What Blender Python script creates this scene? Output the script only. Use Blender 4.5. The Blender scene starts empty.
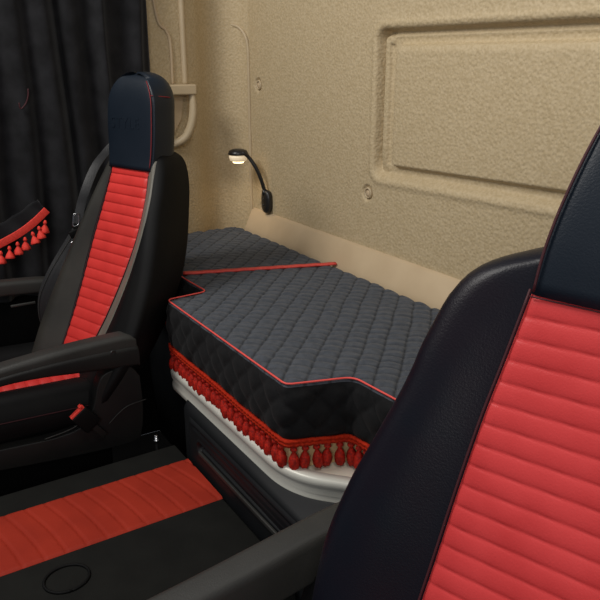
import bpy, bmesh, math, random
from mathutils import Vector, Matrix, noise
random.seed(7)
SC = bpy.context.scene
COL = SC.collection
PI = math.pi
ZO = 1.60            # camera height above the cab floor; all z below are relative to the camera

# ------------------------------------------------------------------ helpers
def V(*a): return Vector(a)

def tag(o, label=None, cat=None, group=None, kind=None):
    if label: o['label'] = label
    if cat: o['category'] = cat
    if group: o['group'] = group
    if kind: o['kind'] = kind
    return o

def empty(name, loc, label, cat, group=None):
    o = bpy.data.objects.new(name, None)
    o.empty_display_size = .05
    COL.objects.link(o)
    o.location = (loc[0], loc[1], loc[2] + ZO)
    return tag(o, label, cat, group)

def mesh_obj(name, verts, faces, mat, parent=None, smooth=True, sub=0, bevel=0, solid=0, origin=None, autos=None):
    """verts given in scene coordinates (z relative to the camera)."""
    me = bpy.data.meshes.new(name)
    base = Vector(origin) if origin else None
    off = V(0, 0, ZO)
    chain = V(0, 0, 0)
    p = parent
    while p is not None:
        chain += p.location; p = p.parent
    loc = V(0, 0, 0)
    if base is not None: loc = base + off - chain
    elif parent is None:
        c = V(0, 0, 0)
        for v in verts: c += Vector(v)
        c /= max(1, len(verts)); loc = c + off
    sub_v = chain + loc - off
    me.from_pydata([tuple(Vector(v) - sub_v) for v in verts], [], faces)
    me.update()
    bm = bmesh.new(); bm.from_mesh(me)
    bmesh.ops.remove_doubles(bm, verts=bm.verts, dist=1e-6)
    bmesh.ops.recalc_face_normals(bm, faces=bm.faces)
    bm.to_mesh(me); bm.free()
    for pl in me.polygons: pl.use_smooth = smooth
    o = bpy.data.objects.new(name, me)
    COL.objects.link(o)
    o.location = loc
    if parent: o.parent = parent
    if isinstance(mat, (list, tuple)):
        for m in mat: me.materials.append(m)
    else: me.materials.append(mat)
    if solid:
        m = o.modifiers.new('s', 'SOLIDIFY'); m.thickness = solid; m.offset = 0
    if bevel:
        m = o.modifiers.new('b', 'BEVEL'); m.width = bevel; m.segments = 3; m.limit_method = 'ANGLE'; m.angle_limit = math.radians(35)
    if sub:
        m = o.modifiers.new('u', 'SUBSURF'); m.levels = sub; m.render_levels = sub
    return o

class MB:
    def __init__(s): s.v = []; s.f = []
    def add(s, vs, fs):
        n = len(s.v); s.v += [tuple(x) for x in vs]; s.f += [tuple(i + n for i in f) for f in fs]; return s
    def box(s, x0, x1, y0, y1, z0, z1):
        return s.add([(x0,y0,z0),(x1,y0,z0),(x1,y1,z0),(x0,y1,z0),(x0,y0,z1),(x1,y0,z1),(x1,y1,z1),(x0,y1,z1)],
              [(0,3,2,1),(4,5,6,7),(0,1,5,4),(1,2,6,5),(2,3,7,6),(3,0,4,7)])
    def loft(s, loops, closed=True, caps=True):
        n = len(loops[0]); vs = [p for l in loops for p in l]; fs = []
        for i in range(len(loops) - 1):
            for j in range(n if closed else n - 1):
                k = (j + 1) % n
                fs.append((i*n+j, i*n+k, (i+1)*n+k, (i+1)*n+j))
        if caps and closed:
            fs.append(tuple(range(n))); fs.append(tuple((len(loops)-1)*n + j for j in range(n)))
        return s.add(vs, fs)
    def tube(s, pts, r, seg=10, caps=True, squash=None):
        pts = [Vector(p) for p in pts]
        rs = r if isinstance(r, (list, tuple)) else [r]*len(pts)
        loops = []; up = V(0,0,1)
        t0 = (pts[1]-pts[0]).normalized()
        if abs(t0.dot(up)) > .9: up = V(0,1,0)
        nrm = (up - t0*up.dot(t0)).normalized()
        for i, p in enumerate(pts):
            a = pts[max(0,i-1)]; b = pts[min(len(pts)-1,i+1)]
            t = (b-a).normalized()
            nrm = (nrm - t*nrm.dot(t)).normalized(); bn = t.cross(nrm)
            loops.append([p + (nrm*math.cos(q)*(squash or 1) + bn*math.sin(q))*rs[i] for q in [2*PI*k/seg for k in range(seg)]])
        return s.loft(loops, True, caps)
    def lathe(s, prof, c=(0,0,0), seg=24, axis='Z'):
        loops = []
        for r, h in prof:
            l = []
            for k in range(seg):
                a = 2*PI*k/seg
                if axis == 'Z': l.append((c[0]+r*math.cos(a), c[1]+r*math.sin(a), c[2]+h))
                elif axis == 'Y': l.append((c[0]+r*math.cos(a), c[1]+h, c[2]+r*math.sin(a)))
                else: l.append((c[0]+h, c[1]+r*math.cos(a), c[2]+r*math.sin(a)))
            loops.append(l)
        return s.loft(loops)
    def prism(s, poly, axis, a, b):
        """poly: list of 2D points; axis = extrusion axis."""
        def P(p, t):
            return (t, p[0], p[1]) if axis == 'X' else (p[0], t, p[1]) if axis == 'Y' else (p[0], p[1], t)
        return s.loft([[P(p, a) for p in poly], [P(p, b) for p in poly]])
    def build(s, name, mat, parent=None, **k):
        return mesh_obj(name, s.v, s.f, mat, parent, **k)

def lerp_tab(tab, x):
    if x <= tab[0][0]: return tab[0][1]
    for (a, b), (c, d) in zip(tab, tab[1:]):
        if x <= c: return b + (d-b)*(x-a)/(c-a)
    return tab[-1][1]
def smooth_tab(tab, x):
    """Catmull-Rom through the table."""
    n = len(tab)
    if x <= tab[0][0]:
        (a,b),(c,d) = tab[0],tab[1]; return b + (d-b)/(c-a)*(x-a)*.5
    if x >= tab[-1][0]:
        (a,b),(c,d) = tab[-2],tab[-1]; return d + (d-b)/(c-a)*(x-c)*.5
    for i in range(n-1):
        if x <= tab[i+1][0]:
            x0,y0 = tab[i]; x1,y1 = tab[i+1]; h = x1-x0; t = (x-x0)/h
            m0 = (y1-y0)/h if i == 0 else (y1-tab[i-1][1])/(x1-tab[i-1][0])
            m1 = (y1-y0)/h if i+2 >= n else (tab[i+2][1]-y0)/(tab[i+2][0]-x0)
            return (2*t**3-3*t*t+1)*y0+(t**3-2*t*t+t)*h*m0+(-2*t**3+3*t*t)*y1+(t**3-t*t)*h*m1
def sst(a, b, x):
    t = max(0, min(1, (x-a)/(b-a))); return t*t*(3-2*t)
def crspline(pts, n=8):
    pts = [Vector(p) for p in pts]; out = []
    for i in range(len(pts)-1):
        p0 = pts[max(0,i-1)]; p1 = pts[i]; p2 = pts[i+1]; p3 = pts[min(len(pts)-1,i+2)]
        for k in range(n):
            t = k/n
            out.append(.5*((2*p1)+(p2-p0)*t+(2*p0-5*p1+4*p2-p3)*t*t+(3*p1-p0-3*p2+p3)*t**3))
    out.append(pts[-1]); return out
def resample(pts, step):
    pts = [Vector(p) for p in pts]; d = [0]
    for a, b in zip(pts, pts[1:]): d.append(d[-1]+(b-a).length)
    L = d[-1]; n = max(2, int(round(L/step))); out = []; j = 0
    for i in range(n+1):
        s = L*i/n
        while j < len(d)-2 and d[j+1] < s: j += 1
        t = (s-d[j])/max(1e-9, d[j+1]-d[j]); out.append(pts[j].lerp(pts[j+1], t))
    return out
def fillet(pts, radii, n=6):
    pts = [Vector(p) for p in pts]; out = [pts[0]]
    for i in range(1, len(pts)-1):
        p = pts[i]; a = (pts[i-1]-p); b = (pts[i+1]-p); r = radii[i]
        la = min(r, a.length*.49); lb = min(r, b.length*.49)
        A = p + a.normalized()*la; B = p + b.normalized()*lb
        for k in range(n+1):
            t = k/n; out.append(A*(1-t)**2 + p*2*t*(1-t) + B*t*t)
    out.append(pts[-1]); return out

# ------------------------------------------------------------------ materials
def mat(name, col, rough=.6, metal=0, spec=.5, col2=None, cscale=8, bump=0, bscale=200, btype='NOISE', sheen=0, coat=0, mixlo=.35, mixhi=.65, detail=4, dist=.002):
    m = bpy.data.materials.new(name); m.use_nodes = True
    nt = m.node_tree; b = nt.nodes['Principled BSDF']
    b.inputs['Base Color'].default_value = (*col, 1)
    b.inputs['Roughness'].default_value = rough
    b.inputs['Metallic'].default_value = metal
    b.inputs['Specular IOR Level'].default_value = spec
    b.inputs['Sheen Weight'].default_value = sheen
    b.inputs['Coat Weight'].default_value = coat
    tc = nt.nodes.new('ShaderNodeTexCoord')
    if col2:
        n = nt.nodes.new('ShaderNodeTexNoise'); n.inputs['Scale'].default_value = cscale; n.inputs['Detail'].default_value = detail
        nt.links.new(tc.outputs['Object'], n.inputs['Vector'])
        r = nt.nodes.new('ShaderNodeValToRGB'); r.color_ramp.elements[0].position = mixlo; r.color_ramp.elements[1].position = mixhi
        r.color_ramp.elements[0].color = (*col, 1); r.color_ramp.elements[1].color = (*col2, 1)
        nt.links.new(n.outputs['Fac'], r.inputs['Fac']); nt.links.new(r.outputs['Color'], b.inputs['Base Color'])
    if bump:
        if btype == 'NOISE':
            n = nt.nodes.new('ShaderNodeTexNoise'); n.inputs['Detail'].default_value = 5; out = n.outputs['Fac']
        else:
            n = nt.nodes.new('ShaderNodeTexVoronoi'); n.feature = 'SMOOTH_F1'; out = n.outputs['Distance']
        n.inputs['Scale'].default_value = bscale
        nt.links.new(tc.outputs['Object'], n.inputs['Vector'])
        bp = nt.nodes.new('ShaderNodeBump'); bp.inputs['Strength'].default_value = bump; bp.inputs['Distance'].default_value = dist
        nt.links.new(out, bp.inputs['Height']); nt.links.new(bp.outputs['Normal'], b.inputs['Normal'])
    return m

M = {}
M['wall'] = mat('beige_trim', (.47,.365,.215), .6, spec=.3, col2=(.53,.42,.26), cscale=120, mixlo=.40, mixhi=.60, detail=2, bump=.6, bscale=115, dist=.0035, btype='VORO')
M['trim'] = mat('tan_smooth', (.50,.375,.235), .55, spec=.35, col2=(.56,.43,.275), cscale=6, bump=.12, bscale=500)
M['bright_trim'] = mat('light_tan_plastic', (.52,.41,.265), .45, spec=.4, col2=(.48,.38,.24), cscale=9)
M['curtain'] = mat('black_velvet', (.008,.008,.009), .85, sheen=.14, col2=(.016,.016,.018), cscale=14, bump=.3, bscale=120, spec=.1)
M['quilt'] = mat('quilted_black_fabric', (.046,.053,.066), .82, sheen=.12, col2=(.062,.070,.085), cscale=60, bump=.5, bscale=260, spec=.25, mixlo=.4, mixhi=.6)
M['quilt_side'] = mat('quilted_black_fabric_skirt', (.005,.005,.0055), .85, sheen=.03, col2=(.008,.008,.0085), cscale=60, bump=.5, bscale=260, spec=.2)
M['braid'] = mat('red_braid', (.50,.028,.006), .8, spec=.15, col2=(.34,.014,.004), cscale=130, bump=.8, bscale=380)
M['tassel'] = mat('red_tassel_yarn', (.56,.018,.006), .65, spec=.3, col2=(.22,.006,.003), cscale=160, bump=.7, bscale=400)
M['swag_red'] = mat('bright_red_trim', (.85,.055,.035), .7, col2=(.72,.035,.022), cscale=120, bump=.5, bscale=350)
M['piping'] = mat('coral_piping', (.80,.085,.070), .6)
M['band'] = mat('red_ribbon', (.70,.075,.055), .6, col2=(.58,.05,.04), cscale=80)
M['cream'] = mat('cream_cloth', (.72,.52,.28), .8, col2=(.60,.40,.18), cscale=30)
M['rail'] = mat('silver_trim', (.66,.65,.58), .40, metal=.1, spec=.5, col2=(.60,.59,.52), cscale=5)
M['ledge'] = mat('white_ledge', (.78,.74,.62), .5, col2=(.72,.66,.52), cscale=12)
M['leather_blue'] = mat('blue_black_leather', (.0045,.009,.016), .45, spec=.35, col2=(.007,.012,.020), cscale=7, bump=.22, bscale=420)
M['leather_navy'] = mat('navy_black_leather', (.0014,.0028,.0072), .42, spec=.30, col2=(.0045,.0022,.0065), cscale=9, bump=.18, bscale=380)
M['leather_black'] = mat('black_leather', (.0025,.0025,.0028), .6, spec=.18, col2=(.004,.004,.004), cscale=10, bump=.25, bscale=400)
M['leather_grey'] = mat('charcoal_leather', (.020,.019,.016), .55, spec=.3, col2=(.030,.028,.023), cscale=9, bump=.3, bscale=420)
M['strip_sheen'] = mat('leather_edge_sheen', (.17,.155,.125), .45, spec=.4, col2=(.13,.12,.10), cscale=12, bump=.15, bscale=400)  # satin highlight of the right bolster, painted as light grey
M['red_far'] = mat('red_leather_far', (.66,.040,.034), .45, spec=.35, col2=(.58,.033,.028), cscale=16, bump=.2, bscale=420)
M['red_near'] = mat('red_leather_near', (.63,.050,.050), .42, spec=.35, col2=(.57,.040,.040), cscale=16, bump=.2, bscale=420)
M['red_mat'] = mat('red_cover_panel', (.36,.030,.014), .65, spec=.15, col2=(.31,.025,.012), cscale=10, bump=.15, bscale=420)
M['thread'] = mat('dark_red_thread', (.05,.004,.008), .6)
M['thread_red'] = mat('red_thread', (.20,.008,.012), .6)
M['plastic'] = mat('black_plastic', (.009,.009,.009), .5, spec=.3, col2=(.013,.013,.012), cscale=8, bump=.2, bscale=600)
M['plastic_grey'] = mat('armrest_plastic', (.026,.0255,.023), .5, spec=.35, col2=(.034,.033,.030), cscale=8, bump=.25, bscale=500)
M['plastic_dark'] = mat('matte_black_plastic', (.0035,.0035,.0035), .65, spec=.15)
M['base'] = mat('bed_base_plastic', (.0065,.007,.0085), .5, spec=.3, col2=(.009,.010,.011), cscale=7)
M['carpet'] = mat('black_carpet', (.008,.008,.008), .95, spec=.1, bump=.7, bscale=300)
M['cover'] = mat('black_cover_mat', (.009,.009,.008), .8, spec=.12, col2=(.012,.012,.0105), cscale=12, bump=.3, bscale=300)
M['webbing'] = mat('black_webbing', (.008,.008,.009), .5, spec=.5, bump=.4, bscale=350)
M['chrome'] = mat('bright_metal', (.55,.55,.56), .25, metal=1)
M['lens'] = mat('frosted_lens', (.90,.80,.62), .35)
M['lens'].node_tree.nodes['Principled BSDF'].inputs['Emission Color'].default_value = (1,.75,.45,1)
M['lens'].node_tree.nodes['Principled BSDF'].inputs['Emission Strength'].default_value = .35
M['lamp_black'] = mat('black_lamp_plastic', (.014,.013,.013), .35, spec=.5)
mm = bpy.data.materials.new('warm_lens_glow'); mm.use_nodes = True
bb = mm.node_tree.nodes['Principled BSDF']; bb.inputs['Base Color'].default_value = (1,.8,.5,1)
bb.inputs['Emission Color'].default_value = (1,.72,.38,1); bb.inputs['Emission Strength'].default_value = 5
M['glow'] = mm
M['glass'] = mat('dark_window_glass', (.01,.012,.015), .1)

def struct(o): o['kind'] = 'structure'; return o

# ------------------------------------------------------------------ room shell
WX = -2.72
# back wall as a pressed panel (height field)
def rrect_sd(x, z, x0, x1, z0, z1, r):
    cx, cz = (x0+x1)/2, (z0+z1)/2
    qx = abs(x-cx)-(x1-x0)/2+r; qz = abs(z-cz)-(z1-z0)/2+r
    return math.hypot(max(qx,0), max(qz,0)) + min(max(qx,qz),0) - r
PX0 = -2.683
def wall_y(x, z):
    y = 1.45
    zp = z - .027*(x+1.757)*sst(.05,-.25,z)
    d = rrect_sd(x, zp, -1.842, .40, -.368, .085, .035)
    y += .026*sst(.004, -.022, d)
    lf = max(sst(-1.775,-1.79,x)*sst(-.372,-.29,z), .6*sst(.055,.065,z))
    y += (.024*math.exp(-((d+.010)/.0075)**2) - .012*sst(-.016,-.026,d))*lf*(1-.999*sst(-.04,-.05,d))          # deeper groove along the left and top
    d2 = rrect_sd(x, zp, -1.764, .32, -.330, .040, .020)
    y -= .019*sst(.003, -.009, d2)
    y -= .004*math.exp(-((d-.014)/.010)**2)             # raised lip round the recess
    for cx, cz in PLUGS:                                  # dimples that take the plugs
        r = math.hypot(x-cx, z-cz); y += .009*sst(.031, .020, r)
    return y
PLUGS = [(-2.612,-.103), (-1.872,-.429), (-2.590,-.603)]
def grid_axis(a, b, step, fine=()):
    out = [a]; x = a
    while x < b - 1e-6:
        s = step
        for f0, f1, fs in fine:
            if f0 - 1e-6 <= x < f1: s = fs
        x = min(b, x+s); out.append(x)
    return out
xs = grid_axis(PX0, .60, .02, [(-2.66,-2.55,.004),(-1.91,-1.72,.003)])
zs = grid_axis(-.76, .45, .02, [(-.65,-.57,.004),(-.47,-.30,.004),(-.14,-.07,.004),(.02,.11,.004)])
vs = [(x, wall_y(x, z), z) for z in zs for x in xs]; n = len(xs)
fs = [(j*n+i, j*n+i+1, (j+1)*n+i+1, (j+1)*n+i) for j in range(len(zs)-1) for i in range(n-1)]
struct(mesh_obj('wall_back', vs, fs, M['wall']))
# rolled lip on the left edge of the back panel, curling left at the top
lip = crspline([(PX0,1.447,-.74),(PX0,1.447,-.3),(PX0,1.447,-.02),(PX0-.002,1.447,.04),(PX0-.014,1.442,.085),(PX0-.045,1.43,.118),(PX0-.08,1.41,.13)], 8)
struct(MB().tube(lip, .0065, 10).build('trim_1', M['bright_trim']))
# left wall: side wall that bends into the corner
prof = fillet([(WX,.985,0),(WX,1.22,0),(WX-.085,1.325,0),(WX-.03,1.425,0),(PX0,1.452,0)], [0,.06,.10,.08,0], 8)
prof = resample(prof, .012)
zz = [-1.6,-1.2,-.9,-.72,-.6,-.4,-.2,0,.2,.45]
vs = [(p.x, p.y, z) for z in zz for p in prof]; n = len(prof)
fs = [(j*n+i, j*n+i+1, (j+1)*n+i+1, (j+1)*n+i) for j in range(len(zz)-1) for i in range(n-1)]
struct(mesh_obj('wall_left', vs, fs, M['wall']))
# two raised ribs running up the pillar
for i, (yy, w, x1) in enumerate([(1.125,.006,.05),(1.178,.012,0)]):
    pts = crspline([(WX+.004,yy,-.10),(WX+.004,yy,.05),(WX+.004,yy-x1*.3,.10),(WX+.004,yy-x1,.15),(WX+.004,yy-x1*1.6,.40)], 8)
    struct(MB().tube(pts, w, 10).build('trim_%d' % (i+2), M['bright_trim'] if i else M['trim']))
# floor and lower rear panel
struct(MB().box(-2.74,.6,-.9,1.46,-1.64,-1.6).build('floor', M['carpet'], smooth=False))
struct(MB().box(-2.70,.6,1.452,1.50,-1.6,-.74).build('wall_back_lower', M['plastic_dark'], smooth=False))
# driver side door with its window behind the curtain
d = MB().box(-2.80,-2.735,-.9,.985,-1.6,-.62)
d.box(-2.80,-2.735,-.9,-.80,-.62,.45); d.box(-2.80,-2.735,.90,.985,-.62,.45); d.box(-2.80,-2.735,-.80,.90,.36,.45)
door = struct(d.build('door_1', M['plastic_dark'], smooth=False, bevel=.008))
struct(MB().box(-2.775,-2.765,-.80,.90,-.62,.36).build('window_1', M['glass'], smooth=False))
# sloping ledge between bed and wall
pf = [(1.455,-.612),(1.446,-.616),(1.436,-.622),(1.405,-.690),(1.398,-.705),(1.398,-.74),(1.455,-.74)]
led = MB()
X0, X1 = -2.665, .58
led.loft([[(X0,y,z) for y,z in pf],[(X1,y,z) for y,z in pf]])
struct(led.build('trim_4', M['trim'], bevel=.003))

# wall plugs
for i, (cx, cz) in enumerate(PLUGS):
    lab = ['round beige plastic plug high on back wall beside the raised corner lip',
           'round beige plastic plug below the corner of the large wall recess',
           'round beige plastic plug low in the corner beside reading lamp base'][i]
    t = empty('wall_plug', (cx, 1.456, cz), lab, 'plug', 'round plugs in the rear wall')
    r = MB().lathe([(.019,.006),(.019,-.004),(.017,-.006),(.014,-.006),(.0125,-.002),(.0125,.004)], (cx,1.456,cz), 28, 'Y')
    r.build('rim', M['bright_trim'], t)
    MB().lathe([(.010,.003),(.010,-.004),(.008,-.0055),(.001,-.0055)], (cx+.001,1.456,cz-.001), 20, 'Y').build('cap', M['trim'], t)

# grab handle on left wall
t = empty('grab_handle', (WX,1.14,-.10), 'beige moulded grab handle with square bracket on side wall behind headrest', 'handle')
b = MB().prism([(WX-.01,1.02),(WX+.045,1.03),(WX+.055,1.205),(WX-.01,1.205)], 'Z', -.137, -.098)
b.build('bracket', M['bright_trim'], t, bevel=.006, smooth=False)
pts = crspline([(WX+.030,1.192,-.13),(WX+.036,1.193,-.19),(WX+.036,1.183,-.25),(WX+.026,1.160,-.300),(WX+.006,1.125,-.325),(WX-.008,1.10,-.335)], 8)
MB().tube(pts, [.017+.004*math.sin(i/len(pts)*PI) for i in range(len(pts))], 14, squash=.8).build('grip', M['bright_trim'], t)
MB().prism([(1.07,-.13),(1.17,-.13),(1.155,-.23),(1.12,-.29),(1.07,-.31)], 'X', WX-.004, WX+.004).build('backing_plate', M['trim'], t, bevel=.002, smooth=False)

# ------------------------------------------------------------------ curtain
def curtain():
    vs, fs = [], []
    ys = [i*.0075-.35 for i in range(int((1.035+.35)/.0075)+1)]
    zc = [(.46-i*.035) for i in range(34)]
    for z in zc:
        for y in ys:
            s = (z-.46)
            a = y*1 + .012*math.sin(z*4+y*9)
            w = .024*math.sin(a*52+.9*math.sin(a*9)) + .006*math.sin(a*97+1.3+z*.9) + .008*math.sin(a*23+z*2)
            w += .004*noise.noise(V(y*14, z*5, 3))
            x = -2.668 + w*(.75+.25*min(1, -s))
            x = max(x, -2.722)
            vs.append((x, y + .010*math.cos(a*46), .46+(z-.46)*(1.13-.145*sst(.80,.86,y))))
    n = len(ys)
    for j in range(len(zc)-1):
        for i in range(n-1): fs.append((j*n+i, j*n+i+1, (j+1)*n+i+1, (j+1)*n+i))
    return vs, fs
t = empty('window_curtain', (-2.67,.4,-.8), 'long black velvet curtain hanging in folds over the left side window', 'curtain')
vs, fs = curtain()
mesh_obj('drape', vs, fs, M['curtain'], t, solid=.003)
MB().tube([(-2.67,-.36,.462),(-2.67,1.03,.462)], .012, 12).build('rail', M['plastic_dark'], t)
em = MB().tube(crspline([(-2.632,.560,-.10),(-2.630,.556,-.125),(-2.632,.545,-.150),(-2.634,.528,-.165),(-2.634,.525,-.145)], 5), .0022, 6)
em.build('embroidery', M['thread'], t)

# short fringed swag
t = empty('fringed_swag', (-2.55,.47,-.56), 'short black drape with bright red tassel fringe at the left edge', 'drape')
low = crspline([(-2.55,.20,-.665),(-2.55,.30,-.645),(-2.55,.394,-.611),(-2.55,.457,-.583),(-2.55,.510,-.550),(-2.55,.556,-.513)], 10)
top = crspline([(-2.56,.20,-.56),(-2.56,.30,-.555),(-2.56,.39,-.540),(-2.56,.450,-.515),(-2.56,.500,-.485),(-2.56,.530,-.470)], 10)
vs, fs = [], []
K = 8
for j in range(K+1):
    for i in range(len(low)):
        p = low[i].lerp(top[i], j/K); p = p + V(.006*math.sin(i*.5+j*.4)*(1 if j else .3) ,0,0); vs.append(p)
n = len(low)
for j in range(K):
    for i in range(n-1): fs.append((j*n+i, j*n+i+1, (j+1)*n+i+1, (j+1)*n+i))
mesh_obj('cloth', vs, fs, M['curtain'], t, solid=.004)
def ribbon(pts, w, th, upv, name, m, parent):
    loops = []
    pts = [Vector(p) for p in pts]
    for i, p in enumerate(pts):
        a = pts[max(0,i-1)]; b = pts[min(len(pts)-1,i+1)]; tt = (b-a).normalized()
        u = (upv - tt*upv.dot(tt)).normalized(); nn = tt.cross(u)
        loops.append([p+u*w/2+nn*th/2, p-u*w/2+nn*th/2, p-u*w/2-nn*th/2, p+u*w/2-nn*th/2])
    return MB().loft(loops).build(name, m, parent, bevel=th*.3)
band = ribbon([p+V(.006,0,.008) for p in low], .026, .006, V(0,0,1), 'red_band', M['swag_red'], t)

def tassel_mesh(name, h, r, m, seed=0, flare=True):
    """tassel hanging down from its own origin"""
    rnd = random.Random(seed)
    if flare: prof = [(.0008,0),(.22,-.02),(.30,-.10),(.42,-.18),(.42,-.26),(.22,-.34),(.30,-.42),(.62,-.60),(.90,-.82),(1.0,-.96),(.90,-1.0),(.01,-.98)]
    else: prof = [(.001,0),(.30,-.03),(.30,-.09),(.66,-.14),(.72,-.22),(.34,-.30),(.46,-.36),(.85,-.50),(1.0,-.66),(.92,-.84),(.66,-.97),(.01,-1.0)]
    seg = 14; loops = []
    for q, (rr, hh) in enumerate(prof):
        l = []
        for k in range(seg):
            a = 2*PI*k/seg; s = 1 + (.13 if k % 2 else -.07)*(1 if q > 5 else .3)
            x = r*rr*s
            l.append((x*math.cos(a), x*math.sin(a), h*hh*(1+.04*rnd.random()*(q > 8))))
        loops.append(l)
    mb = MB().loft(loops)
    me = bpy.data.meshes.new(name)
    me.from_pydata(mb.v, [], mb.f); me.update()
    bm = bmesh.new(); bm.from_mesh(me); bmesh.ops.recalc_face_normals(bm, faces=bm.faces); bm.to_mesh(me); bm.free()
    for p in me.polygons: p.use_smooth = True
    me.materials.append(m); return me
def world_of(o):
    c = V(0,0,0)
    while o is not None: c += o.location; o = o.parent
    return c
def hang(me, name, p, parent, rot):
    o = bpy.data.objects.new(name, me); COL.objects.link(o); o.parent = parent
    o.location = Vector(p) + V(0,0,ZO) - world_of(parent); o.rotation_euler = rot
    return o
MB().tube(crspline([(-2.56,.52,-.475),(-2.62,.535,-.50),(-2.69,.54,-.58),(-2.733,.54,-.63)],5), .004, 8).build('tie_cord', M['curtain'], t)
tm = tassel_mesh('tassel', .044, .0155, M['swag_red'])
for (y, z, ro) in [(.34,-.640,.1),(.385,-.628,.05),(.415,-.615,.15),(.443,-.604,.0),(.470,-.591,-.05),(.496,-.575,.2),(.520,-.558,.1),(.545,-.540,-.1),(.275,-.655,0),(.215,-.668,0)]:
    hang(tm, 'tassel', (-2.540,y,z), band, (ro*1.5, ro, y*9))

# ------------------------------------------------------------------ bed base
BP = fillet([(-2.70,.93,0),(-2.06,.93,0),(-1.965,.905,0),(-1.955,.735,0),(-1.215,.735,0),(-1.085,.855,0),(-1.02,.905,0),(-.40,.905,0)],
            [0,.03,.05,.05,.10,.08,.05,0], 10)
BP = resample(BP, .012)
def outward(path):
    out = []
    for i in range(len(path)):
        a = path[max(0,i-1)]; b = path[min(len(path)-1,i+1)]; tt = (b-a).normalized()
        out.append(V(tt.y, -tt.x, 0))
    return out
BN = outward(BP)
t_base = empty('bed_base', (-1.6,1.1,-1.6), 'dark bunk base with drawer and silver edge rail under the quilted mattress', 'bunk base')
# silver rail: profile swept along the front
rp = [(-.03,-.918),(-.004,-.918),(.0,-.924),(.002,-.936),(-.001,-.939),(.0,-.946),(-.006,-.962),(-.002,-.972),(-.002,-.986),(-.010,-.992),(-.03,-.992)]
loops = [[(p.x+nn.x*o, p.y+nn.y*o, z) for o, z in rp] for p, nn in zip(BP, BN)]
MB().loft(loops).build('edge_rail', M['rail'], t_base)
# deck board behind the rail
def path_slab(name, path, norm, off, yb, z0, z1, m, parent, sm=False):
    mb = MB(); lo = []
    for p, nn in zip(path, norm):
        q = p + nn*off
        lo.append([(q.x,q.y,z1),(q.x,q.y,z0),(q.x,yb,z0),(q.x,yb,z1)])
    return mb.loft(lo).build(name, m, parent, smooth=sm)
path_slab('deck_board', BP, BN, -.022, 1.397, -.975, -.931, M['ledge'], t_base)
# body under the rail, rounded left corner
bp = fillet([(-2.735,.955,0),(-1.86,.945,0),(-1.835,.718,0),(-1.02,.705,0),(-.99,.93,0),(-.42,.93,0)], [0,.05,.07,.05,.05,0], 10)
bp = resample(bp, .015); bn = outward(bp)
lo = []
for p, nn in zip(bp, bn):
    lo.append([(p.x-nn.x*.012, p.y-nn.y*.012, -.975),(p.x, p.y, -1.0),(p.x-.0*nn.x, p.y, -1.30),(p.x-nn.x*.02, p.y-nn.y*.02, -1.6),(p.x, 1.39,-1.6),(p.x,1.39,-.975)])
MB().loft(lo).build('body', M['base'], t_base)
# drawer front with recessed handle
dz = [(-.995),(-1.20)]
dr = MB()
dr.prism([(-1.70,-1.198),(-1.22,-1.198),(-1.22,-1.040),(-1.70,-1.040)], 'Y', .694, .708)
dr.prism([(-1.70,-1.003),(-1.22,-1.003),(-1.22,-.982),(-1.70,-.982)], 'Y', .694, .708)
dr.prism([(-1.70,-1.041),(-1.655,-1.041),(-1.655,-1.002),(-1.70,-1.002)], 'Y', .694, .708)
drawer = MB()
def drawer_front():
    # heightfield front: recess slot below a step line
    xs = grid_axis(-1.72,-1.03,.010,[(-1.68,-1.62,.004)]); zs = grid_axis(-1.225,-.985,.004)
    def yy(x, z):
        y = .700
        y += .005*sst(-.974-.004, -.974, z)*0
        d = rrect_sd(x, z, -1.655, -1.06, -1.072, -1.034, .018)
        y += .022*sst(.003, -.012, d)
        y -= .003*math.exp(-((d-.004)/.003)**2)
        d = rrect_sd(x, z, -1.645, -1.06, -1.068, -1.052, .006)
        y -= .018*sst(.003, -.007, d)
        y += .006*math.exp(-((z+1.003)/.0022)**2)*sst(-1.69,-1.68,x)
        e = min(x+1.72, -1.03-x, z+1.225, -.985-z); y += .006*sst(.008, 0, e)
        return y
    vs = [(x, yy(x,z), z) for z in zs for x in xs]; n = len(xs)
    fs = [(j*n+i, j*n+i+1, (j+1)*n+i+1, (j+1)*n+i) for j in range(len(zs)-1) for i in range(n-1)]
    return vs, fs
vs, fs = drawer_front()
dw = mesh_obj('drawer', vs, fs, M['base'], t_base)
hd = ribbon([(-1.640,.6975,-1.064),(-1.42,.6975,-1.064),(-1.07,.6975,-1.064)], .012, .008, V(0,0,1), 'handle', M['plastic_grey'], dw)

# ------------------------------------------------------------------ mattress with quilted cover
ZT = -.700
MP = fillet([(-2.705,.885,0),(-2.10,.885,0),(-1.945,.890,0),(-1.935,.752,0),(-1.245,.752,0),(-1.195,.905,0),(-1.05,.915,0),(-.42,.92,0)],
            [0,.03,.030,.012,.010,.03,.02,0], 8)
MP = resample(MP, .0042)
MN = outward(MP)
t_mat = empty('mattress', (-1.6,1.1,-.90), 'thick bunk mattress under black quilted cover with red tassel fringe', 'mattress')
path_slab('core', MP, MN, -.010, 1.392, -.929, -.72, M['cream'], t_mat)
def qh(a, b, s, A):
    return A*min(1, (abs(math.sin(PI*a/s))*abs(math.sin(PI*b/s)))**.45)
def quilt_top(x, y):
    wob = .006*noise.noise(V(x*7, y*7, 0)); r2 = math.sqrt(.5)
    wob += .002*noise.noise(V(x*30, y*30, 8))
    a = abs(math.sin(PI*((x+y)*r2+wob)/.052)); b = abs(math.sin(PI*((x-y)*r2+wob*1.3)/.036))
    h = .0085*a**.36 + .0040*b**.5 - .004
    w2_ = noise.noise(V((x+y)*12, (x-y)*50, 5))
    h += .0032*w2_*a + .005*noise.noise(V(x*4, y*4, 2))
    return h
S = [0]
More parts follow.
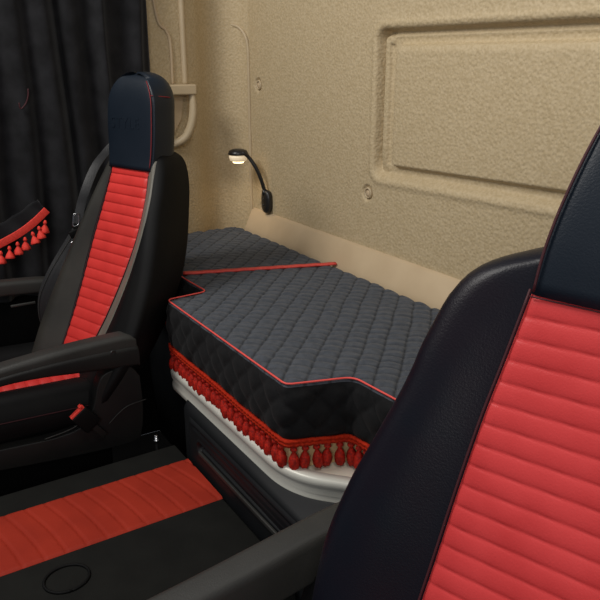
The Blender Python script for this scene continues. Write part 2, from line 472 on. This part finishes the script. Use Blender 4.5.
for a, b in zip(MP, MP[1:]): S.append(S[-1]+(b-a).length)
vs, fs, mi = [], [], []
NT = 165; skirt = [(0,.0),(.004,-.003),(.006,-.008)] + [(.007+.004*math.sin(k/24*PI), -.008-k*.0059) for k in range(1,25)]
for i, (p, nn) in enumerate(zip(MP, MN)):
    row = []
    for k in range(NT+1):
        f = k/NT; y = 1.405 + (p.y-1.405)*f
        e = min(1, (1-f)*abs(p.y-1.405)/.02); e2 = sst(0,.03,abs(1.405-y))
        z = ZT - .004 + quilt_top(p.x, y)*(.25+.75*e)*1.0 - .012*(1-e2)
        row.append((p.x, y, z))
    for o, dzz in skirt[1:]:
        a = S[i]; z = ZT+dzz
        h = qh((a+z)*.7071, (a-z)*.7071, .058, .010)*sst(0,.03,-dzz)*(1-sst(.13,.145,-dzz)) + .006*noise.noise(V(a*16, z*16, 9))*sst(0,.03,-dzz)
        row.append((p.x+nn.x*(o+h), p.y+nn.y*(o+h), z))
    vs += row; n = len(row)
for i in range(len(MP)-1):
    for j in range(n-1):
        fs.append((i*n+j, i*n+j+1, (i+1)*n+j+1, (i+1)*n+j))
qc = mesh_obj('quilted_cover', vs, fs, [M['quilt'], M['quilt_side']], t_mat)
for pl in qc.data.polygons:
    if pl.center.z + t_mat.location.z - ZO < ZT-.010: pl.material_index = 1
# black thread plus crease shade, painted into a colour attribute along the quilting lines
at = qc.data.color_attributes.new('stitch_shade', 'FLOAT_COLOR', 'POINT')
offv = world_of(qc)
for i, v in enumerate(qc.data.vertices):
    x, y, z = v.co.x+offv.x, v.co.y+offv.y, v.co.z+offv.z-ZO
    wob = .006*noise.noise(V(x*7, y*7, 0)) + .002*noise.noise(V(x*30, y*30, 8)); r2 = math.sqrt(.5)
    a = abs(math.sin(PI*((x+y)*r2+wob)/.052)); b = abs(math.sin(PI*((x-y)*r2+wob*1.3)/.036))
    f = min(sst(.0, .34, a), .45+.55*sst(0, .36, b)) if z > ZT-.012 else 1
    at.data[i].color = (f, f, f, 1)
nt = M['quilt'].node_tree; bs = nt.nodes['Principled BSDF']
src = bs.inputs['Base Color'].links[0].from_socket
an = nt.nodes.new('ShaderNodeAttribute'); an.attribute_name = 'stitch_shade'
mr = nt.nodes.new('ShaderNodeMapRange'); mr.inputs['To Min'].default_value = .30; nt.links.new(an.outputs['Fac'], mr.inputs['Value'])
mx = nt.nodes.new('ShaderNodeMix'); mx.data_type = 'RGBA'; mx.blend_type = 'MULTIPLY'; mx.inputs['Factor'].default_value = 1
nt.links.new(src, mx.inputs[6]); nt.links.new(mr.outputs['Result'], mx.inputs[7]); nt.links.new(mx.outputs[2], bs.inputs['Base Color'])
# piping on the top edge
MB().tube([p + nn*.006 + V(0,0,ZT+.001) for p, nn in zip(MP[::2], MN[::2])], .0024, 8).build('edge_piping', M['piping'], t_mat)
# red ribbon across the bed
rb = []
for k in range(60):
    f = k/59; x = -2.158+(-1.978+2.158)*f; y = .893+(1.402-.893)*f
    rb.append(V(x, y, ZT+.0095+.0005*math.sin(k*.9)))
loops = [[p+V(-.011,.004,-.006), p+V(-.009,.003,.0005), p+V(.009,-.003,.0005), p+V(.011,-.004,-.006)] for p in rb]
MB().loft(loops).build('cross_ribbon', M['band'], t_mat)
# braid and tassels
lo = []
for i, (p, nn) in enumerate(zip(MP, MN)):
    w = .0015*math.sin(S[i]*400); z0 = ZT-.142+.002*math.sin(S[i]*17)
    q = lambda o, z: (p.x+nn.x*(o+w), p.y+nn.y*(o+w), z)
    lo.append([q(.008,z0),q(.016,z0-.002),q(.016,z0-.008),q(.013,z0-.010),q(.016,z0-.012),q(.015,z0-.019),q(.007,z0-.020)])
br = MB().loft(lo).build('fringe_braid', M['braid'], t_mat)
tms = [tassel_mesh('tassel', .067, .0122, M['tassel'], k, False) for k in range(3)]
acc = .014; kk = 0
for i in range(len(MP)):
    if S[i] < acc: continue
    inview = MP[i].x > -2.0 and MP[i].x < -.95
    acc += .0285 if True else 0
    p = MP[i] + MN[i]*.006
    hang(tms[kk % 3], 'tassel', (p.x, p.y, ZT-.158+.002*math.sin(S[i]*17)), br, (random.uniform(-.08,.08), random.uniform(-.10,.10), random.uniform(0,6)))
    kk += 1

# ------------------------------------------------------------------ engine cover between the seats
TZ = -1.120
t = empty('engine_cover', (-1.5,.2,-1.6), 'low black engine tunnel cover with a red leather centre strip between the seats', 'engine cover')
cs = [(-1.84,-1.6),(-1.83,-1.16),(-1.825,TZ-.012),(-1.81,TZ),(-1.15,TZ),(-1.12,TZ-.015),(-1.10,-1.2),(-1.09,-1.6)]
ysec = [-.60,-.3,0,.3,.6,.692]
MB().loft([[(x,y,z) for x,z in cs] for y in ysec]).build('base_cover', M['cover'], t, bevel=.006)
xs_ = [ -1.712+i*.006 for i in range(40)]; ys_ = [-.58+i*.0045 for i in range(283)]
vs, fs = [], []
for y in ys_:
    for x in xs_:
        c = (y - (x+1.6)*.20 - .008*math.sin((x+1.7)*13)) / .050
        gr = math.exp(-((c-round(c))*.050/.0026)**2)
        z = TZ + .0055 - .0040*gr + .0008*noise.noise(V(x*12,y*12,0))
        if x in (xs_[0], xs_[-1]): z = TZ + .0005
        vs.append((x, y, z))
n = len(xs_)
for j in range(len(ys_)-1):
    for i in range(n-1): fs.append((j*n+i, j*n+i+1, (j+1)*n+i+1, (j+1)*n+i))
mesh_obj('red_strip', vs, fs, M['red_mat'], t)
ring = [(-1.39+.045*math.cos(a), .252+.05*math.sin(a), TZ+.002) for a in [2*PI*k/40 for k in range(41)]]
MB().tube(ring, .0035, 8).build('cup_ring', M['plastic_dark'], t)
# small bright bolt at the bed foot
t = empty('floor_bolt', (-1.87,.66,-1.10), 'small bright bolt head in the dark gap beside the far seat base', 'bolt')
MB().lathe([(.001,.012),(.006,.012),(.008,.009),(.008,0),(.012,-.002),(.012,-.006)], (-1.872,.655,-1.118), 12).build('head', M['chrome'], t)
MB().lathe([(.006,-.004),(.006,-.48)], (-1.872,.655,-1.118), 10).build('shank', M['plastic_dark'], t)

# ------------------------------------------------------------------ seats
class SeatFrame:
    def __init__(s, O, rot, c):
        a = math.radians(rot); s.O = Vector(O); s.e = V(math.cos(a), math.sin(a), 0); s.b = V(-math.sin(a), math.cos(a), 0); s.c = c
    def P(s, u, h, f):
        return s.O + s.e*u + s.b*(s.c(h)-f) + V(0,0,h)
def front_profile(u, uin, uout, bol, edge=.035):
    """forward protrusion across half a backrest"""
    a = abs(u)
    v = bol*sst(uin-.012, uin+(uout-uin)*.62, a)
    t = max(0, (a-(uout-edge))/edge)
    if t > 0: v -= edge*.9*(1-math.sqrt(max(0, 1-t*t)))
    return v
def backrest(F, hs, uin, ul, ur, bol, thick, m, parent, name='backrest_shell', nseg=40, uinl=None, uinr=None):
    loops = []
    for h in hs:
        L, R_, B, T = ul(h), ur(h), bol(h), thick(h)
        l = []
        for k in range(nseg+1):
            s = -1+2*k/nseg; s = math.copysign(1-(1-abs(s))**1.35, s)
            u = (-s*L if s < 0 else s*R_); 
            hw = L if s < 0 else R_
            uu = -hw*abs(s) if s < 0 else hw*s
            ui = (uinl if s < 0 else uinr)
            f = front_profile(uu, ui(h) if ui else uin, hw, B)
            l.append(F.P(uu, h, f))
        for k in range(1, 14):
            s = 1-2*k/14
            hw = L if s < 0 else R_
            f = -T + T*.30*abs(s)**4
            l.append(F.P(hw*s*(1.0 if abs(s) < .9 else .99), h, f))
        loops.append(l)
    return MB().loft(loops).build(name, m, parent)
def channel_panel(F, h0, h1, uh, pitch, amp, off, m, parent, name='channelled_panel', tilt=0, crown=0, nu=24, ul=None, ur=None):
    hs = []; h = h1
    nh = int((h1-h0)/(pitch/14)); vs = []; fs = []
    for j in range(nh+1):
        h = h1 - (h1-h0)*j/nh
        for i in range(nu+1):
            L = ul(h) if ul else uh
            R_ = ur(h) if ur else uh
            u = -L + (L+R_)*i/nu
            ph = ((h1-h) + tilt*u)/pitch
            g = abs(math.sin(PI*ph))**.33
            edge = min(1, (u+L)/.008, (R_-u)/.008, (h1-h)/.006, (h-h0)/.006)
            f = off + amp*(g-.5) + crown*(1-(u/uh)**2)
            f = f*max(0,edge)**.4 + .001*(1-max(0,edge))
            vs.append(F.P(u, h, f))
    n = nu+1
    for j in range(nh):
        for i in range(nu): fs.append((j*n+i, j*n+i+1, (j+1)*n+i+1, (j+1)*n+i))
    return mesh_obj(name, vs, fs, m, parent)
def bolster_strip(F, h0, h1, ua, ub, uin, uout, bol, m, parent, name, off=.0025, nh=60, nu=10):
    """leather strip lying on the front of the bolster between |u| = ua and ub (signed)"""
    vs, fs = [], []
    for j in range(nh+1):
        h = h1-(h1-h0)*j/nh
        A, B = ua(h), ub(h)
        for i in range(nu+1):
            u = A+(B-A)*i/nu
            e = min(1, i/1.0, (nu-i)/1.0)
            f = front_profile(u, uin(h), uout(h), bol(h)) + off*e - .001*(1-e)
            vs.append(F.P(u, h, f))
    n = nu+1
    for j in range(nh):
        for i in range(nu): fs.append((j*n+i, j*n+i+1, (j+1)*n+i+1, (j+1)*n+i))
    return mesh_obj(name, vs, fs, m, parent)
def headrest(F, h0, h1, wl, wr, fd, bd, m, parent, power=2.6, nh=26, name='headrest', u0=0):
    """tapered rounded head section; wl/wr half widths as function of h; fd/bd front/back depth"""
    loops = []
    for j in range(nh+1):
        t = j/nh; h = h0+(h1-h0)*(1-(1-t)**1.6)
        w0, w1, fd_, bd_ = wl(h), wr(h), fd(h), bd(h)
        l = []
        for k in range(44):
            a = 2*PI*k/44; c, s = math.cos(a), math.sin(a)
            pw = 2/power
            uu = math.copysign(abs(c)**pw, c); ff = math.copysign(abs(s)**pw, s)
            l.append(F.P(u0+uu*(w1 if c > 0 else w0), h, ff*(fd_ if s > 0 else bd_)))
        loops.append(l)
    return MB().loft(loops).build(name, m, parent)

# ---- far (driver) seat
ctab = [(-1.05,.40),(-.95,.455),(-.86,.507),(-.76,.562),(-.63,.624),(-.53,.664),(-.42,.704),(-.33,.733),(-.28,.742),(-.16,.752),(-.04,.765),(.1,.775)]
R1 = math.radians(18)
F1 = SeatFrame((-2.155+.025*math.cos(R1),.65+.025*math.sin(R1),0), 18, lambda h: smooth_tab(ctab, h)-.65)
seat = empty('truck_seat', (-2.15,.35,-1.6), 'far driver seat with red channelled backrest, black side bolsters and tall headrest', 'seat')
rl1 = lambda h: smooth_tab([(-.92,.104),(-.855,.108),(-.772,.112),(-.627,.118),(-.543,.115),(-.433,.102),(-.33,.090),(-.26,.085)], h)
rr1 = lambda h: smooth_tab([(-.92,.022),(-.84,.030),(-.757,.050),(-.62,.078),(-.514,.096),(-.41,.099),(-.332,.092),(-.26,.088)], h)
ul1 = lambda h: smooth_tab([(-1.0,.20),(-.90,.222),(-.79,.232),(-.662,.218),(-.533,.190),(-.403,.158),(-.34,.138),(-.30,.118),(-.28,.100),(-.266,.07)], h)
ur1 = lambda h: smooth_tab([(-1.0,.180),(-.85,.226),(-.68,.226),(-.56,.206),(-.45,.176),(-.38,.160),(-.33,.145),(-.30,.132),(-.28,.115),(-.266,.08)], h)
bo1 = lambda h: smooth_tab([(-1.0,.045),(-.82,.045),(-.6,.038),(-.45,.026),(-.35,.012),(-.28,.002)], h)
th1 = lambda h: smooth_tab([(-1.05,.09),(-.85,.125),(-.72,.150),(-.62,.165),(-.50,.168),(-.40,.162),(-.33,.148),(-.29,.13),(-.266,.09)], h)
hs1 = [-1.02+i*.02 for i in range(35)] + [-.33,-.32,-.31,-.30,-.29,-.28,-.272,-.266]
backrest(F1, hs1, .125, ul1, ur1, bo1, th1, M['leather_black'], seat, uinl=rl1, uinr=rr1)
channel_panel(F1, -.90, -.318, .126, .0293, .0062, .005, M['red_far'], seat, ul=rl1, ur=rr1)
o = bolster_strip(F1, -.95, -.300, lambda h: -ul1(h)+.012, lambda h: -rl1(h)-.003, rl1, ul1, bo1, M['leather_grey'], seat, 'bolster')
o['label'] = 'charcoal grey leather bolster face'
o = bolster_strip(F1, -.90, -.295, lambda h: rr1(h)+.003, lambda h: rr1(h)+.003+smooth_tab([(-.95,.050),(-.8,.052),(-.6,.054),(-.45,.046),(-.36,.034),(-.30,.026)], h), rr1, ur1, bo1, M['strip_sheen'], seat, 'bolster')
o['label'] = 'bolster edge strip with satin highlight painted light grey'
# headrest
def hg(h): 
    k = max(0, min(1, (h+.15)/.110)); return math.sqrt(max(0, 1-k**2.3))
hw = lambda h: smooth_tab([(-.36,.104),(-.28,.112),(-.20,.116),(-.15,.115),(-.04,.113)], h)*max(.04, hg(h))
hd_ = lambda h: .0135 - .050*(1-hg(h))**1.4
hb_ = lambda h: .103 - .052*(1-hg(h))**1.4
hr = headrest(F1, -.326, -.040, hw, hw, hd_, hb_, M['leather_blue'], seat, power=4, u0=.004, nh=34)
seam = [F1.P(.004+hw(h)*.93, h, hd_(h)*.86+.0012) for h in [-.315+i*.01 for i in range(26)]]
MB().tube(seam, .0015, 6).build('red_seam', M['thread_red'], hr)
seam = [F1.P(.004+hw(-.115)*(.93+.0075*k)+.001, -.105-.0008*k, hd_(-.11)*.86-k*.0075+.001) for k in range(10)]
MB().tube(seam, .0014, 6).build('red_seam', M['thread_red'], hr)
def letters(txt, size):
    cu = bpy.data.curves.new('t', 'FONT'); cu.body = txt; cu.size = size; cu.extrude = .0006; cu.space_character = 1.15
    cu.align_x = 'CENTER'; o = bpy.data.objects.new('t', cu); COL.objects.link(o)
    dg = bpy.context.evaluated_depsgraph_get(); me = bpy.data.meshes.new_from_object(o.evaluated_get(dg))
    bpy.data.objects.remove(o); return me
me = letters('STYLE', .047)
vs = [F1.P(v.co.x*1.0-.014, -.205+v.co.y, hd_(-.19)*1.0+.0004+v.co.z) for v in me.vertices]
mesh_obj('embossed_lettering', vs, [tuple(p.vertices) for p in me.polygons], M['leather_blue'], hr, smooth=False)
MB().tube([F1.P(rr1(h)+.002, h, .0045) for h in [-.90+i*.02 for i in range(29)]], .0012, 6).build('stitching', M['thread'], seat)
MB().tube([F1.P(-rl1(h)-.002, h, .0045) for h in [-.90+i*.02 for i in range(29)]], .0012, 6).build('stitching', M['thread'], seat)
# cushion
def cushion(F, uw, h_top, f0, f1, z_bot, parent, mb_, mr_, red=.115, pitch=.035, y0=0.0):
    loops = []
    N = 20
    for j in range(N+1):
        f = f0+(f1-f0)*j/N
        e = min(1, min(j, N-j)/2.5); e = math.sqrt(1-(1-e)**2)
        l = []
        for k in range(25):
            u = uw*(-1+k/12); a = abs(u)
            z = h_top + .022*sst(.11,.17,a) - .05*sst(uw-.05,uw,a)*(sst(uw-.05,uw,a)) + .02*(j/N)
            z -= .045*(1-e)
            l.append(F(u, f, z))
        l.append(F(uw+.004, f, h_top-.07)); l.append(F(uw-.01, f, z_bot)); l.append(F(-uw+.01, f, z_bot)); l.append(F(-uw-.004, f, h_top-.07))
        loops.append(l)
    c = MB().loft(loops).build('seat_cushion', mb_, parent)
    vs, fs = [], []
    nf = int((f1-f0-.03)/(pitch/8)); 
    for j in range(nf+1):
        f = f0+.005+(f1-f0-.035)*j/nf
        for k in range(17):
            u = red*(-1+k/8)
            g = abs(math.sin(PI*(f-f0)/pitch))**.45
            e = 0 if k in (0,16) else 1
            jj = (f-f0)/(f1-f0)
            vs.append(F(u, f, h_top + .02*jj + (.003+.006*g)*e))
    for j in range(nf):
        for k in range(16): fs.append((j*17+k, j*17+k+1, (j+1)*17+k+1, (j+1)*17+k))
    mesh_obj('red_cushion_panel', vs, fs, mr_, c)
    return c
FC1 = lambda u, f, z: V(-2.155+u, .53-f, z)
cu = cushion(FC1, .245, -.938, -.02, .50, -1.03, seat, M['leather_black'], M['red_far'], red=.108, pitch=.036)
MB().tube([V(-1.906, .50-k*.04, -.968+.0015*k) for k in range(12)], .0016, 6).build('red_seam', M['thread'], cu)
# side shield with raised rear
sh = crspline([(.622,-.90,0),(.625,-1.0,0),(.615,-1.08,0),(.585,-1.112,0),(.40,-1.105,0),(.20,-1.085,0),(0.0,-1.07,0),(-.10,-1.06,0),(-.11,-1.03,0),(0.0,-1.022,0),(.20,-1.022,0),(.36,-1.030,0),(.44,-1.015,0),(.475,-.965,0),(.495,-.900,0),(.52,-.868,0),(.59,-.860,0),(.622,-.90,0)], 5)[:-1]
MB().prism([(p.x,p.y) for p in sh], 'X', -1.925, -1.880).build('side_shield', M['plastic'], seat, bevel=.008)
MB().tube(crspline([(-1.879,.33,-1.024),(-1.878,.41,-1.012),(-1.878,.455,-.985),(-1.879,.47,-.975)], 6), .0022, 6).build('shield_highlight', M['plastic_grey'], seat)  # paler grey lines painted in as highlights on the shield, here and below
MB().tube(crspline([(-1.879,.515,-1.03),(-1.877,.55,-1.0),(-1.877,.58,-.985),(-1.879,.635,-.98)], 6), .0016, 6).build('shield_highlight', M['plastic_grey'], seat)
# base pedestal
MB().loft([[(-2.155+sx*w, yy, z) for sx, yy in ((-1,y0),(1,y0),(1,y1),(-1,y1))] for w, y0, y1, z in ((.23,.02,.60,-1.05),(.22,.04,.58,-1.12),(.20,.08,.54,-1.16),(.20,.08,.54,-1.40),(.24,.02,.60,-1.45),(.24,.02,.60,-1.6))]).build('pedestal', M['plastic_dark'], seat, bevel=.01)
# armrests
def armrest(parent, xc, wid, pts_top, thick, yend, m, name='armrest', screw=True):
    """pts_top: (y, z_top) from front tip to rear"""
    prof = crspline([(y, z, 0) for y, z in pts_top], 6)
    loops = []
    n = len(prof)
    for i, p in enumerate(prof):
        tt = i/(n-1); th = thick(tt)
        r = min(.016, th*.3); x0, x1 = xc-wid/2, xc+wid/2
        sec = []
        for (cx, cz, a0) in ((x1-r,p.y-r,0),(x0+r,p.y-r,PI/2),(x0+r*.6,p.y-th+r*.6,PI),(x1-r*.6,p.y-th+r*.6,1.5*PI)):
            rr = r if a0 < 3 else r*.6
            for k in range(5):
                a = a0+PI/2*k/4; sec.append((cx+rr*math.cos(a), p.x, cz+rr*math.sin(a)))
        loops.append(sec)
    return MB().loft(loops).build(name, m, parent, bevel=.004)
a1 = armrest(seat, -1.905, .062, [(-.06,-.835),(0.05,-.812),(.20,-.790),(.33,-.775),(.45,-.766),(.56,-.762),(.600,-.764),(.618,-.772)],
        lambda t: .040+.052*sst(.2,.85,t), .62, M['plastic_grey'])
MB().lathe([(.009,0),(.009,.004),(.006,.005),(.001,.003)], (-1.874,.545,-.805), 16, 'X').build('screw_cap', M['lamp_black'], a1)
gl = armrest(a1, -1.903, .068, [(-.02,-.842),(.20,-.812),(.33,-.800),(.45,-.794),(.60,-.795),(.622,-.800)], lambda t: .024+.042*sst(.2,.85,t), .62, M['plastic'], 'lower_shell')
armrest(seat, -2.435, .055, [(-.02,-.735),(.10,-.716),(.22,-.705),(.33,-.703),(.43,-.708),(.50,-.715),(.53,-.725)], lambda t: .050, .52, M['plastic_grey'])
MB().box(-2.40,-2.392,.37,.45,-.790,-.782).build('hinge_bar', M['plastic_grey'], seat, bevel=.002)
# buckle
t = empty('seatbelt_buckle', (-1.87,.44,-.99), 'black belt buckle with red release button beside far seat cushion', 'buckle')
bx = MB()
c = V(-1.862,.445,-.985); ax = V(0,-.60,.80).normalized(); sd = V(0,.80,.60)
def obox(c, a, b, n, la, lb, ln):
    vs = [c+a*la*i+b*lb*j+n*ln*k for i in (-1,1) for j in (-1,1) for k in (-1,1)]
    return vs, [(0,1,3,2),(4,6,7,5),(0,4,5,1),(2,3,7,6),(0,2,6,4),(1,5,7,3)]
v_, f_ = obox(c, ax, sd, V(1,0,0), .034, .027, .012)
bx.add(v_, f_).build('housing', M['plastic_dark'], t, bevel=.005)
v_, f_ = obox(c+ax*.034, ax, sd, V(1,0,0), .005, .024, .0085)
MB().add(v_, f_).build('release_button', M['swag_red'], t, bevel=.0015)
v_, f_ = obox(c+ax*.040+sd*.017, ax, sd, V(1,0,0), .005, .005, .0085)
MB().add(v_, f_).build('button_edge', M['swag_red'], t, bevel=.0015)
v_, f_ = obox(c-ax*.055, ax, sd, V(1,0,0), .030, .009, .004)
MB().add(v_, f_).build('stalk', M['plastic'], t, bevel=.002)

# seat belt at the left side of the far seat
t = empty('seat_belt', (-2.42,.6,-.95), 'black seat belt with metal tongue hanging along the far seat left bolster', 'seat belt')
BX = -2.375
up = crspline([(-2.44,.80,-.265),(-2.43,.755,-.30),(-2.40,.70,-.345),(BX,.655,-.41),(BX,.630,-.47),(BX+.005,.612,-.530)], 8)
lo_ = crspline([(BX+.004,.616,-.560),(BX-.004,.570,-.625),(BX-.006,.525,-.690),(BX-.010,.488,-.765),(BX-.008,.480,-.840),(BX,.50,-.900),(BX,.53,-.94)], 8)
ribbon(up, .030, .003, V(.4,1,0), 'upper_strap', M['webbing'], t)
ribbon(lo_, .055, .003, V(.35,1,.2), 'lower_strap', M['webbing'], t)
ed = [p+V(.004,-.026,-.004) for p in lo_]
MB().tube(ed, .0016, 6).build('strap_edge', M['plastic_grey'], t)
BX += .016
v_, f_ = obox(V(BX+.008,.602,-.552), V(0,-.35,.94), V(0,.94,.35), V(1,0,0), .013, .026, .006)
tg = MB().add(v_, f_).build('tongue_grip', M['plastic_dark'], t, bevel=.004)
ring = crspline([V(BX+.012,.590+dy,-.530+dz) for dy, dz in ((0,0),(.004,.030),(.007,.040),(.018,.042),(.022,.034),(.018,.004),(0,0))], 5)
MB().tube(ring, .0020, 8).build('metal_tongue', M['chrome'], tg)
v_, f_ = obox(V(BX+.012,.594,-.582), V(0,-.35,.94), V(0,.94,.35), V(1,0,0), .006, .018, .003)
MB().add(v_, f_).build('metal_guide', M['chrome'], tg, bevel=.002)

# ---- near (passenger) seat
rec = math.tan(math.radians(16))
a_ = math.radians(15)
P0 = V(-.4925,.62,-.243)
e_ = V(math.cos(a_), math.sin(a_), 0)
UH = .125
O2 = P0 + e_*UH
def c2(h): return rec*(h-0)
F2 = SeatFrame((O2.x, O2.y, O2.z), 15, c2)
seat2 = empty('truck_seat', (-.45,.30,-1.6), 'near passenger seat in the right foreground with wide navy bolster and red channels', 'seat')
# left outline offset from the red edge, by height h below the top of the red panel
olt = [(-.62,.20),(-.47,.198),(-.41,.198),(-.36,.195),(-.28,.178),(-.225,.160),(-.155,.138),(-.12,.130),(-.10,.127),(-.07,.119),(-.04,.110),(-.018,.099),(.002,.082),(.018,.056),(.032,.022),(.044,-.010),(.054,-.045)]
ul2 = lambda h: UH + smooth_tab(olt, h) + .004
ur2 = lambda h: UH + smooth_tab(olt, h)*.85 + .004
bo2 = lambda h: smooth_tab([(-.62,.03),(-.35,.034),(-.22,.026),(-.14,.018),(-.05,.008),(.02,.0),(.054,-.012)], h)
th2 = lambda h: smooth_tab([(-.62,.10),(-.35,.11),(-.15,.10),(-.05,.08),(0,.06),(.038,.035)], h)
hs2 = [-.62+i*.0125 for i in range(48)] + [-.015,-.005,.005,.013,.020,.026,.032,.038,.044,.049,.054]
redl = lambda h: UH + smooth_tab([(-.62,.075),(-.35,.045),(-.24,.034),(-.155,.024),(-.08,.012),(0,0)], h)
backrest(F2, hs2, UH, ul2, ur2, bo2, th2, M['leather_navy'], seat2, nseg=60, uinl=redl)
channel_panel(F2, -.60, .0, UH, .0252, .0042, .004, M['red_near'], seat2, ul=redl, nu=40, tilt=.04)
MB().tube([F2.P(-redl(h)-.002, h, .0045) for h in [-.60+i*.02 for i in range(31)]], .0016, 6).build('stitching', M['thread'], seat2)
MB().tube([F2.P(-UH+.25*k/12, -.0065, .0085) for k in range(13)], .0009, 6).build('stitching', M['thread'], seat2)
w2 = lambda h: smooth_tab([(-.01,.125),(.05,.119),(.10,.110),(.17,.092),(.21,.078),(.24,.058),(.26,.02)], h)
d2 = lambda h: smooth_tab([(-.01,.010),(.05,.020),(.15,.022),(.22,.008),(.26,-.02)], h)
b2 = lambda h: smooth_tab([(-.01,.05),(.05,.075),(.15,.07),(.22,.06),(.26,.03)], h)
hr2 = headrest(F2, -.004, .262, w2, w2, d2, b2, M['leather_blue'], seat2, power=6)
MB().tube([F2.P(-w2(h)*.97, h, d2(h)*.90+.001) for h in [.0+i*.01 for i in range(24)]], .0016, 6).build('piping_seam', M['thread'], hr2)
FC2o = F2.P(0, -.62, 0)
FC2 = lambda u, f, z: V(*(F2.O + F2.e*u - F2.b*(f) ).xy, z) + V(*( F2.b*c2(-.62)).xy, 0)
cushion(FC2, .25, -.93, -.04, .46, -1.03, seat2, M['leather_black'], M['red_near'], red=.12)
MB().loft([[FC2(sx*w, ff, z) for sx, ff in ((-1,f0),(1,f0),(1,f1),(-1,f1))] for w, f0, f1, z in ((.22,0,.42,-1.02),(.20,.02,.40,-1.15),(.20,.02,.40,-1.6))]).build('pedestal', M['plastic_dark'], seat2, bevel=.01)
# its left armrest
armrest(seat2, -.775, .060, [(-.06,-.80),(.02,-.765),(.15,-.735),(.30,-.718),(.42,-.703),(.52,-.690),(.60,-.684),(.64,-.690)], lambda t: .085, .6, M['plastic_grey'])
MB().prism([(.50,-.76),(.63,-.76),(.56,-.98),(.42,-.98)], 'X', -.765, -.735).build('armrest_bracket', M['plastic_dark'], seat2, bevel=.006)

# ------------------------------------------------------------------ reading lamp
t = empty('reading_lamp', (-2.54,1.43,-.56), 'small lit black gooseneck reading lamp fixed to the beige rear wall', 'lamp')
W = V(-2.530,1.445,-.565)
loops = []
for (dy, sx, sz) in ((.0,.029,.047),(-.012,.031,.050),(-.020,.027,.045),(-.024,.016,.032)):
    loops.append([(W.x+sx*math.copysign(abs(math.cos(a))**.75, math.cos(a)), W.y+dy, W.z+sz*math.copysign(abs(math.sin(a))**.75, math.sin(a))) for a in [2*PI*k/24 for k in range(24)]])
hb = MB().loft(loops).build('mount', M['lamp_black'], t)
for dz in (.012,-.012):
    MB().lathe([(.004,-.023),(.004,-.028),(.001,-.029)], (W.x,W.y,W.z+dz), 12, 'Y').build('switch_button', M['plastic_grey'], hb)
H = V(-2.600,1.345,-.372)
neck = crspline([(W.x-.002,1.428,-.530),(W.x-.004,1.424,-.505),(W.x-.008,1.412,-.465),(W.x-.018,1.395,-.420),(W.x-.034,1.372,-.380),(H.x+.034,1.350,H.z+.008),(H.x+.015,1.345,H.z+.006)], 8)
MB().tube(neck, .0078, 10).build('gooseneck', M['lamp_black'], t)
MB().tube([(W.x-.002,1.428,-.536),(W.x-.003,1.426,-.515)], [.0115,.0095], 12).build('neck_collar', M['lamp_black'], t)
hd = MB().lathe([(.001,.022),(.022,.021),(.036,.015),(.041,.004),(.040,-.001),(.001,-.001)], (H.x,H.y,H.z), 28).build('lamp_head', M['lamp_black'], t)
MB().lathe([(.037,-.001),(.038,-.010),(.034,-.024),(.026,-.028),(.001,-.028)], (H.x,H.y,H.z), 28).build('lens', M['lens'], hd)
MB().lathe([(.025,-.0282),(.020,-.034),(.001,-.036)], (H.x,H.y,H.z), 24).build('bulb', M['glow'], hd)

# ------------------------------------------------------------------ lights
def area(name, loc, tgt, size, power, col):
    l = bpy.data.lights.new(name, 'AREA'); l.energy = power; l.size = size; l.color = col
    o = bpy.data.objects.new(name, l); COL.objects.link(o)
    o.location = V(*loc)+V(0,0,ZO)
    d_ = (V(*tgt)-V(*loc)).normalized(); o.rotation_euler = d_.to_track_quat('-Z','Y').to_euler()
    return o
area('key_light', (-2.0,-.5,1.25), (-1.3,1.3,-.3), .7, 35, (1,.97,.92))
area('door_light', (.9,-.9,.5), (-.9,.8,-.4), .9, 19, (1,.98,.96))
area('wall_fill', (-.5,.5,1.1), (-1.1,1.4,-.1), .5, 7, (1,.95,.88))  # added fill without a fixture, brightens the right of the rear wall
pl_ = bpy.data.lights.new('lamp_glow', 'SPOT'); pl_.energy = .35; pl_.color = (1,.75,.45); pl_.shadow_soft_size = .02; pl_.spot_size = 2.4; pl_.spot_blend = .8
po = bpy.data.objects.new('lamp_glow', pl_); COL.objects.link(po); po.location = (H.x,H.y,H.z-.045+ZO)
w = bpy.data.worlds.new('world'); w.use_nodes = True; SC.world = w
w.node_tree.nodes['Background'].inputs[0].default_value = (.75,.80,.9,1)
w.node_tree.nodes['Background'].inputs[1].default_value = .18

# ------------------------------------------------------------------ camera
cam = bpy.data.cameras.new('camera'); co = bpy.data.objects.new('camera', cam); COL.objects.link(co)
cam.sensor_width = 36; cam.lens = 705/600*36; cam.clip_start = .02
p = math.atan(242/705); th = math.radians(32.3)
Fd = V(-math.cos(th)*math.cos(p), math.sin(th)*math.cos(p), -math.sin(p))
co.location = (0,0,ZO); co.rotation_euler = Fd.to_track_quat('-Z','Y').to_euler()
SC.camera = co
SC.view_settings.view_transform = 'Standard'
SC.view_settings.look = 'None'
